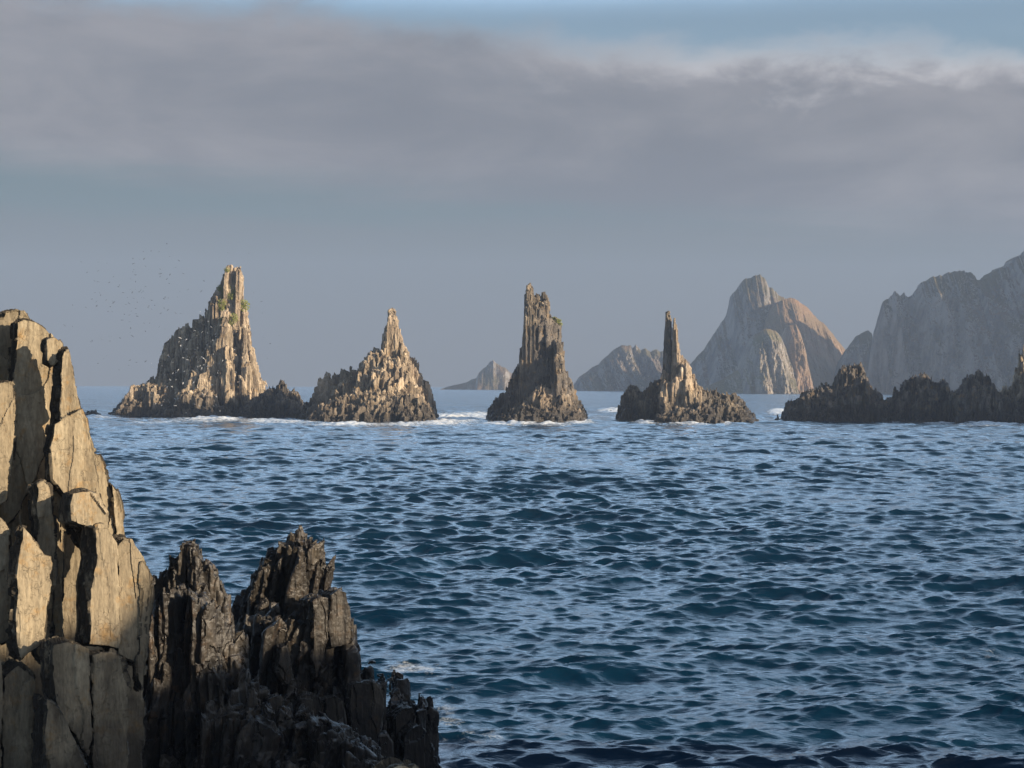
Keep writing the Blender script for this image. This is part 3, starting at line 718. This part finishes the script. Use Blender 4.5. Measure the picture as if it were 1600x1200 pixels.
# ------------------------------------------------------------------ foreground slabs
NRM = Vector((0.50, -0.86, 0.06)).normalized()
def slab(name, poly, D, t, mat, parent, voxel=.035, amp=.035, seed=1, nrm=NRM, tone=.5, label=None, blocks=.03, ax=None):
    """a slab of bedded rock: its outline lies in the bedding plane, t metres thick; edges chipped, faces fluted"""
    ax = poly[0][0] if ax is None else ax
    cxp = min(p[0] for p in poly); cyp = sum(p[1] for p in poly) / len(poly)
    P0 = at(cxp, cyp, D); d = P0.dot(nrm) - Vector((0, 0, CAMZ)).dot(nrm)
    o = Vector((0, 0, CAMZ))
    # rough the outline
    pts = []
    rg = random.Random(seed * 31 + 5)
    n = len(poly)
    for i in range(n):
        a, b = poly[i], poly[(i + 1) % n]
        L = math.hypot(a[0] - b[0], a[1] - b[1])
        k = max(1, int(L / 14))
        for j in range(k):
            f = j / k
            jx = rg.uniform(-1, 1) * (1.8 if j else .5)
            pts.append((a[0] + (b[0] - a[0]) * f + jx, a[1] + (b[1] - a[1]) * f + rg.uniform(-1, 1) * (1.8 if j else .5)))
    Fv = []
    for px, py in pts:
        r = ray(px, py)
        Fv.append(o + r * (d / r.dot(nrm)))
    m = len(Fv)
    back = [v - nrm * t for v in Fv]
    me = bpy.data.meshes.new(name)
    me.from_pydata([tuple(v) for v in Fv + back], [], [tuple(range(m)), tuple(range(2 * m - 1, m - 1, -1))] + [(j, m + j, m + (j + 1) % m, (j + 1) % m) for j in range(m)])
    import bmesh
    bm = bmesh.new(); bm.from_mesh(me)
    bmesh.ops.triangulate(bm, faces=bm.faces[:]); bmesh.ops.recalc_face_normals(bm, faces=bm.faces[:])
    bm.to_mesh(me); bm.free()
    ob = bpy.data.objects.new(name, me); COL.objects.link(ob)
    md = ob.modifiers.new('r', 'REMESH'); md.mode = 'SHARP'; md.sharpness = 1.0; md.scale = .95; md.use_remove_disconnected = False; md.octree_depth = int(min(8, max(5, round(math.log2(max(ob.dimensions) / voxel)))))
    dg = bpy.context.evaluated_depsgraph_get()
    me2 = bpy.data.meshes.new_from_object(ob.evaluated_get(dg))
    bpy.data.objects.remove(ob)
    nv = len(me2.vertices)
    V = np.empty(nv * 3, dtype=np.float32); me2.vertices.foreach_get('co', V); V = V.reshape(-1, 3).astype(float)
    Nn = np.empty(nv * 3, dtype=np.float32); me2.vertices.foreach_get('normal', Nn); Nn = Nn.reshape(-1, 3).astype(float)
    nn = np.array(nrm); uu = np.array((0.86, 0.50, 0)); 
    # coordinates in the bedding frame
    cn = V @ nn; cu = V @ uu; cz = V[:, 2]
    facing = np.abs(Nn @ nn)                       # 1 on bedding faces, 0 on broken ends
    B = np.stack([cu / .62, cn / .9, cz / 2.6], -1) + .22 * np.stack([fbm(V / .8, 5, 2), fbm(V / .8 + 9, 6, 2), fbm(V / .9 + 3, 7, 2)], -1)
    cell, edge = worley_cell(B + seed * .37, 3)
    broad = fbm(V / np.array([1.1, 1.1, 2.0]), seed + 3, 3)
    flut = fbm(np.stack([cu / .11, cn / .5, cz / 1.6], -1), seed + 7, 3, .6)
    fine = fbm(V / .10, seed + 9, 3, .6)
    # layered ends: thin beds stick out by different amounts
    lay = _hash(np.floor(cn / .075 + .4 * fbm(V / .5, 8, 2)), np.floor(cz / .9), np.zeros(nv), seed) - .5
    blk, bedge = worley_cell(np.stack([cu / .25, cn / .16, cz / .28], -1), seed + 12)
    disp_bed = broad * amp * .9 + (cell - .5) * blocks * 2.2 + flut * amp * .35 + fine * amp * .22
    disp_end = broad * amp * .8 + lay * .10 + (blk - .5) * .09 + fine * amp * .5
    dd = disp_bed * facing + disp_end * (1 - facing)
    V += Nn * dd[:, None]
    me2.vertices.foreach_set('co', V.astype(np.float32).ravel())
    me2.polygons.foreach_set('use_smooth', np.zeros(len(me2.polygons), dtype=bool))
    at_ = me2.attributes.new('tone', 'FLOAT', 'POINT')
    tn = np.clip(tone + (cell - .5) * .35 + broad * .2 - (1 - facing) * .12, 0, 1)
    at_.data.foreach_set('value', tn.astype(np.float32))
    a2 = me2.attributes.new('end_dark', 'FLOAT', 'POINT'); a2.data.foreach_set('value', np.clip(1.1 - facing * 1.5, 0, 1).astype(np.float32))  # broken ends darker than bedding faces
    me2.materials.clear(); me2.materials.append(mat)
    me2.name = name
    me2.update()
    ob = bpy.data.objects.new(name, me2); COL.objects.link(ob)
    ob.parent = parent; ob.location = Vector(parent.location) * -1
    return ob

crag = empty('slate_crag', (at(60, 700, 31).x, 31, 0), 'tall sunlit tan slate crag of upright slabs at the left edge', 'crag')
# (outline in the bedding plane, distance of its left edge, thickness, tone)
SL = [
 # backing mass
 ([(-60, 520), (20, 500), (60, 520), (90, 560), (105, 620), (125, 660), (140, 720), (160, 790), (180, 850), (215, 900), (225, 1000), (225, 1230), (-60, 1230)], 32.8, 2.2, .45),
 ([(-60, 500), (6, 497), (10, 488), (24, 484), (36, 487), (44, 500), (52, 520), (40, 640), (-60, 760)], 32.6, 1.6, .5),
 ([(28, 502), (38, 499), (55, 503), (68, 512), (80, 522), (93, 540), (92, 600), (84, 640), (70, 700), (30, 800), (-60, 900), (-60, 650), (22, 600), (26, 560)], 31.8, .55, .62),
 ([(74, 532), (84, 528), (93, 538), (92, 560), (84, 570), (76, 566)], 31.9, .35, .55),
 ([(98, 556), (103, 545), (108, 543), (113, 568), (120, 605), (128, 640), (112, 652), (93, 664), (94, 620)], 31.7, .62, .58),
 ([(128, 640), (135, 668), (147, 706), (158, 711), (166, 727), (172, 757), (182, 800), (192, 840), (185, 880), (140, 850), (110, 780), (112, 700)], 32.3, 1.0, .55),
 ([(86, 664), (106, 652), (128, 640), (143, 690), (158, 765), (172, 838), (160, 850), (116, 790), (84, 748), (80, 700)], 31.4, .55, .6),
 ([(176, 757), (184, 768), (190, 790), (193, 838), (186, 842), (180, 800)], 32.6, .5, .5),
 ([(-60, 604), (16, 597), (21, 602), (22, 700), (10, 780), (-60, 850)], 31.3, .5, .55),
 ([(60, 757), (70, 752), (79, 762), (82, 790), (88, 850), (84, 960), (72, 1040), (58, 1020), (62, 900), (60, 830)], 31.0, .55, .55),
 ([(86, 770), (98, 768), (102, 800), (98, 1010), (86, 1010), (84, 880)], 31.7, .3, .45),
 ([(38, 826), (48, 838), (58, 852), (70, 868), (80, 870), (78, 930), (68, 1006), (34, 1030), (27, 1000), (29, 900)], 30.3, .55, .62),
 ([(112, 792), (116, 774), (140, 769), (152, 774), (160, 790), (168, 800), (170, 828), (150, 824), (114, 812)], 30.55, .75, .5),
 ([(150, 822), (164, 818), (172, 832), (184, 848), (188, 1000), (186, 1012), (142, 1006), (144, 920), (152, 870)], 30.45, .92, .55),
 ([(186, 850), (196, 840), (208, 841), (213, 852), (224, 868), (232, 882), (240, 900), (236, 960), (224, 1040), (186, 1020)], 30.8, .9, .52),
 ([(218, 880), (226, 876), (236, 892), (238, 960), (226, 1080), (218, 1060)], 30.9, .4, .42),
 ([(86, 1006), (108, 1003), (126, 1010), (138, 1016), (142, 1070), (146, 1150), (140, 1180), (112, 1140), (88, 1094), (84, 1060)], 29.6, .8, .5),
 ([(146, 1024), (176, 1018), (192, 1030), (204, 1060), (200, 1230), (148, 1230)], 30.0, .6, .42),
 ([(76, 1094), (92, 1104), (120, 1160), (148, 1230), (70, 1230)], 29.2, .8, .42),
 ([(-60, 1000), (-6, 1010), (4, 1040), (8, 1100), (2, 1230), (-60, 1230)], 29.4, .6, .45),
 ([(8, 1060), (30, 1040), (52, 1060), (60, 1230), (6, 1230)], 29.9, .7, .4),
 ([(-60, 820), (0, 812), (14, 830), (20, 900), (16, 1000), (-60, 1030)], 30.5, .5, .5),
]
for i, (poly, D, t, tn) in enumerate(SL):
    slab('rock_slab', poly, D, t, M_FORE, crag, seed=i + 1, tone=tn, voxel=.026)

# middle black crag: a comb of thin slabs
mid = empty('slate_crag', (at(290, 1000, 38).x, 38, 0), 'narrow dark slate crag with a pointed crest beside the sunlit crag', 'crag')
cluster('crest', [(222, 930), (232, 897), (243, 890), (252, 882), (262, 872), (270, 862), (274, 850), (281, 836), (287, 829), (292, 828), (298, 836), (306, 834), (311, 845), (316, 862), (322, 869), (331, 867), (336, 876), (341, 893), (350, 912), (356, 938), (361, 962), (366, 1010)],
        38.0, .8, M_BLACK, mid, size=(.18, .062), p=2.6, jag=.07, seed=71, taper=.3, levels=26, noise_amp=.2, chis=2.4, base=0.2, strike=math.radians(52))
cluster('crag_body', [(212, 1010), (232, 960), (250, 930), (275, 905), (300, 900), (325, 915), (345, 940), (372, 985), (400, 1060), (420, 1230)],
        37.2, 1.3, M_BLACK, mid, size=(.4, .11), p=2.4, jag=.09, chis=2, seed=72, taper=.2, levels=24, noise_amp=.12, base=-.5, strike=math.radians(50))
big = empty('slate_crag', (at(480, 1000, 41).x, 41, 0), 'large black slate crag with stepped spires running down to the water', 'crag')
cluster('summit', [(355, 985), (364, 958), (372, 942), (384, 925), (395, 912), (402, 893), (412, 874), (420, 858), (430, 848), (440, 840), (450, 836), (458, 828), (468, 820), (478, 815), (486, 814), (493, 819), (502, 822), (510, 833), (515, 845), (513, 862), (508, 880), (511, 900), (512, 925), (520, 1000)],
        41.5, 1.5, M_BLACK, big, size=(.34, .12), p=3.0, jag=.06, seed=73, taper=.22, levels=26, noise_amp=.24, chis=2.4, base=-.5, strike=math.radians(42), lean=(.16, 0))
cluster('shoulder', [(480, 990), (488, 950), (495, 928), (503, 925), (508, 914), (520, 912), (529, 911), (535, 920), (541, 922), (545, 938), (549, 962), (554, 990), (558, 1030), (565, 1100)],
        40.3, 1.0, M_BLACK, big, size=(.36, .14), p=3.0, jag=.06, seed=74, taper=.2, levels=22, noise_amp=.14, base=-.5, strike=math.radians(48))
cluster('west_flank', [(350, 1040), (365, 1000), (380, 975), (400, 950), (415, 925), (430, 930), (450, 948), (470, 955), (490, 975), (505, 1010), (520, 1060), (530, 1230)],
        39.8, 1.4, M_BLACK, big, size=(.5, .2), p=2.4, jag=.12, seed=75, taper=.25, levels=20, noise_amp=.24, chis=1.4, base=-.5, strike=math.radians(42), lean=(.16, 0))
cluster('lower_steps', [(520, 1060), (530, 1035), (540, 1018), (548, 1008), (558, 1004), (564, 1012), (568, 1028), (574, 1026), (578, 1016), (584, 1014), (587, 1030), (590, 1022), (600, 1038), (604, 1060), (606, 1120)],
        41.5, 1.2, M_BLACK, big, size=(.42, .2), p=3, jag=.08, seed=76, taper=.2, levels=16, noise_amp=.14, base=-.6, strike=math.radians(48))
cluster('outer_teeth', [(606, 1100), (608, 1060), (611, 1051), (622, 1048), (632, 1050), (635, 1060), (636, 1085), (642, 1102), (652, 1104), (656, 1092), (661, 1084), (670, 1084), (674, 1094), (677, 1110), (680, 1150), (684, 1215)],
        43.0, 1.1, M_BLACK, big, size=(.4, .2), p=3, jag=.08, seed=77, taper=.22, levels=16, noise_amp=.14, base=-.8, strike=math.radians(48))
SB = [([(470, 1090), (482, 1085), (500, 1088), (506, 1110), (502, 1150), (490, 1180), (474, 1170)], 38.6, .5),
      ([(510, 1092), (524, 1088), (536, 1096), (544, 1130), (534, 1160), (512, 1130)], 38.9, .5),
      ([(552, 1070), (560, 1066), (590, 1066), (598, 1080), (602, 1110), (592, 1160), (568, 1180), (550, 1150), (548, 1100)], 39.4, .6),
      ([(508, 1134), (518, 1130), (530, 1144), (534, 1160), (524, 1210), (504, 1215)], 38.2, .5),
      ([(540, 1150), (552, 1146), (562, 1158), (564, 1215), (538, 1215)], 38.4, .4),
      ([(404, 1082), (416, 1077), (426, 1086), (422, 1110), (410, 1150), (400, 1120)], 37.6, .4),
      ([(424, 1094), (438, 1088), (446, 1096), (436, 1120), (422, 1138), (418, 1110)], 37.4, .35),
      ([(440, 1012), (450, 1008), (454, 1026), (458, 1068), (450, 1070), (436, 1050)], 38.6, .4),
      ([(488, 940), (500, 932), (514, 934), (514, 980), (508, 1030), (496, 1060), (490, 1030), (492, 980)], 39.2, .6),
      ([(518, 930), (530, 922), (540, 926), (546, 950), (552, 1000), (544, 1006), (520, 1010), (516, 970)], 39.6, .5),
      ([(536, 1050), (548, 1022), (560, 1008), (566, 1030), (562, 1060), (546, 1066), (536, 1064)], 40.2, .4),
      ([(620, 1120), (632, 1106), (648, 1104), (652, 1120), (646, 1150), (620, 1160)], 41.6, .5),
      ([(634, 1150), (650, 1136), (662, 1134), (672, 1150), (678, 1215), (632, 1215)], 41.2, .6),
      ([(592, 1150), (606, 1146), (616, 1160), (618, 1215), (590, 1215)], 40.2, .5)]
for i, (poly, D, t) in enumerate(SB):
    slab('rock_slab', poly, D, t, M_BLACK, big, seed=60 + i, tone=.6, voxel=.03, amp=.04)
cluster('gully_floor', [(180, 1130), (260, 1080), (330, 1060), (380, 1075), (440, 1090), (500, 1110), (560, 1140), (600, 1170), (640, 1215)],
        37.0, 2.2, M_BLACK, big, size=(.5, .2), p=2.2, jag=.14, seed=78, taper=.25, levels=12, base=-.8, strike=math.radians(48))
# sunlit ledge just below the camera, only its crown in view
ledge_root = empty('ledge_rock', (at(630, 1190, 16).x, 16, 0), 'golden sunlit ledge rock peeking over the bottom edge', 'rock')
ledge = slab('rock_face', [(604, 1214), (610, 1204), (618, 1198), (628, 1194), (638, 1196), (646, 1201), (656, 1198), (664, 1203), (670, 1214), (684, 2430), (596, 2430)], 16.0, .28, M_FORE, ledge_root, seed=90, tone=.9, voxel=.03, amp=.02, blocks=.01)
# cliff behind and right of the camera, shading the foot of the crags
def near_cliff():
    pts = [(2.0, -60), (2.0, 60)]
    n, k = 260, 60
    s = np.linspace(0, 1, n); t = np.linspace(0, 1, k)
    S_, T_ = np.meshgrid(s, t, indexing='ij')
    bx = 40 + 10 * S_ ; by = -70 + 106 * S_
    Hh = CLH(S_) * (1 + .16 * fbm(np.stack([S_ * 30, S_ * 0, S_ * 0], -1), 3, 4, .6))
    Z = -2 + (Hh + 2) * T_
    off = 5 * fbm(np.stack([by / 6, Z / 22, by * 0], -1), 5, 5, .55)
    X = bx - 6 * (1 - T_) + off; 
    Fr = np.stack([X, by, Z], -1); Bk = np.stack([bx + 14 + (1 - T_) * 8, by, Z], -1)[:, ::-1]
    G = np.concatenate([Fr, Bk], 1); a, b = G.shape[:2]; idx = np.arange(a * b).reshape(a, b)
    f = np.stack([idx[:-1, :-1], idx[1:, :-1], idx[1:, 1:], idx[:-1, 1:]], -1).reshape(-1, 4)
    o = mesh_np('shore_cliff', G.reshape(-1, 3), f, M_DARK)
    tag(o, 'dark shore cliff beside the viewpoint', None, None, 'structure')
CLH = lambda S: np.interp(S, [0, .5, .68, .76, .84, .92, 1], [14, 18, 23.6, 23.7, 20.9, 19.2, 6])
near_cliff()

# ------------------------------------------------------------------ birds
def bird_mesh(name, mat, up):
    V = [(0, .22, 0), (0, -.24, .01), (.05, 0, .05), (-.05, 0, .05), (0, 0, -.06),
         (.30, .06, .10 * up), (.30, -.08, .10 * up), (.62, -.10, .02 - .05 * up), (-.30, .06, .10 * up), (-.30, -.08, .10 * up), (-.62, -.10, .02 - .05 * up),
         (.03, .08, .03), (.03, -.08, .03), (-.03, .08, .03), (-.03, -.08, .03), (.08, -.34, .01), (-.08, -.34, .01)]
    Fc = [(0, 2, 4), (0, 4, 3), (0, 3, 2), (1, 4, 2), (1, 3, 4), (1, 2, 3), (11, 12, 6), (11, 6, 5), (5, 6, 7), (13, 8, 14), (8, 9, 14), (8, 10, 9), (1, 15, 16)]
    me = bpy.data.meshes.new(name); me.from_pydata(V, [], Fc); me.materials.append(mat); me.update()
    return me
dk = [bird_mesh('seabird', M_DARKB, u) for u in (1.5, -.3, .6)]
wh = [bird_mesh('gull', M_WHITEB, u) for u in (1.3, .2, -.5)]
rb = random.Random(4)
def fly(name, me, px, py, D, s, lab, cat, grp):
    o = bpy.data.objects.new(name, me); COL.objects.link(o)
    o.location = at(px, py, DD(D))
    o.rotation_euler = (rb.uniform(-.9, .6), rb.uniform(-.8, .8), rb.uniform(0, 6.28)); o.scale = (s, s, s)
    tag(o, lab, cat, grp)
sky_b = []
while len(sky_b) < 120:
    px, py = rb.gauss(200, 55), rb.gauss(470, 48)
    if 95 < px < 300 and 378 < py < 590 and py < 590 - (px - 150) * .62 + 30: sky_b.append((px, py))
sky_b += [(355, 395), (388, 396), (408, 471), (410, 489), (396, 457), (412, 527), (422, 537), (436, 525), (398, 545), (418, 560), (260, 381), (264, 401), (318, 439), (314, 455), (1455, 175)][:14]
for px, py in sky_b:
    fly('seabird', rb.choice(dk), px, py, rb.uniform(490, 520), rb.uniform(.55, 1.0), 'tiny dark seabird flying in the flock over the largest sea stack', 'bird', 'dark seabirds circling the largest stack')
n = 0
while n < 130:
    px, py = rb.gauss(292, 42), rb.gauss(570, 45)
    if px < 190 or px > 385 or py < 500 - 0 and px < 290 or py > 645 or py < 612 - (px - 190) * 1.05: continue
    fly('gull', rb.choice(wh), px, py, rb.uniform(468, 488), rb.uniform(.5, .95), 'tiny white gull flying in front of the largest sea stack', 'bird', 'white gulls in front of the largest stack')
    n += 1

# ------------------------------------------------------------------ haze
hx = bpy.data.meshes.new('haze')
x0, x1, y0, y1, z0, z1 = -4000, 4000, -2600, 4000, -4, 290
hx.from_pydata([(x0, y0, z0), (x1, y0, z0), (x1, y1, z0), (x0, y1, z0), (x0, y0, z1), (x1, y0, z1), (x1, y1, z1), (x0, y1, z1)], [],
               [(0, 3, 2, 1), (4, 5, 6, 7), (0, 1, 5, 4), (1, 2, 6, 5), (2, 3, 7, 6), (3, 0, 4, 7)])
hm = bpy.data.materials.new('haze_air'); hm.use_nodes = True
t = NT(hm.node_tree); t.n.clear()
pv = t.new('ShaderNodeVolumePrincipled')
pv.inputs['Color'].default_value = (0.50, 0.63, 0.84, 1)
pv.inputs['Density'].default_value = 0.00019
o_ = t.new('ShaderNodeOutputMaterial'); t.l.new(pv.outputs[0], o_.inputs['Volume'])
hx.materials.append(hm)
ho = bpy.data.objects.new('haze', hx); COL.objects.link(ho)
tag(ho, 'thin blue sea haze over the whole bay', None, None, 'stuff')
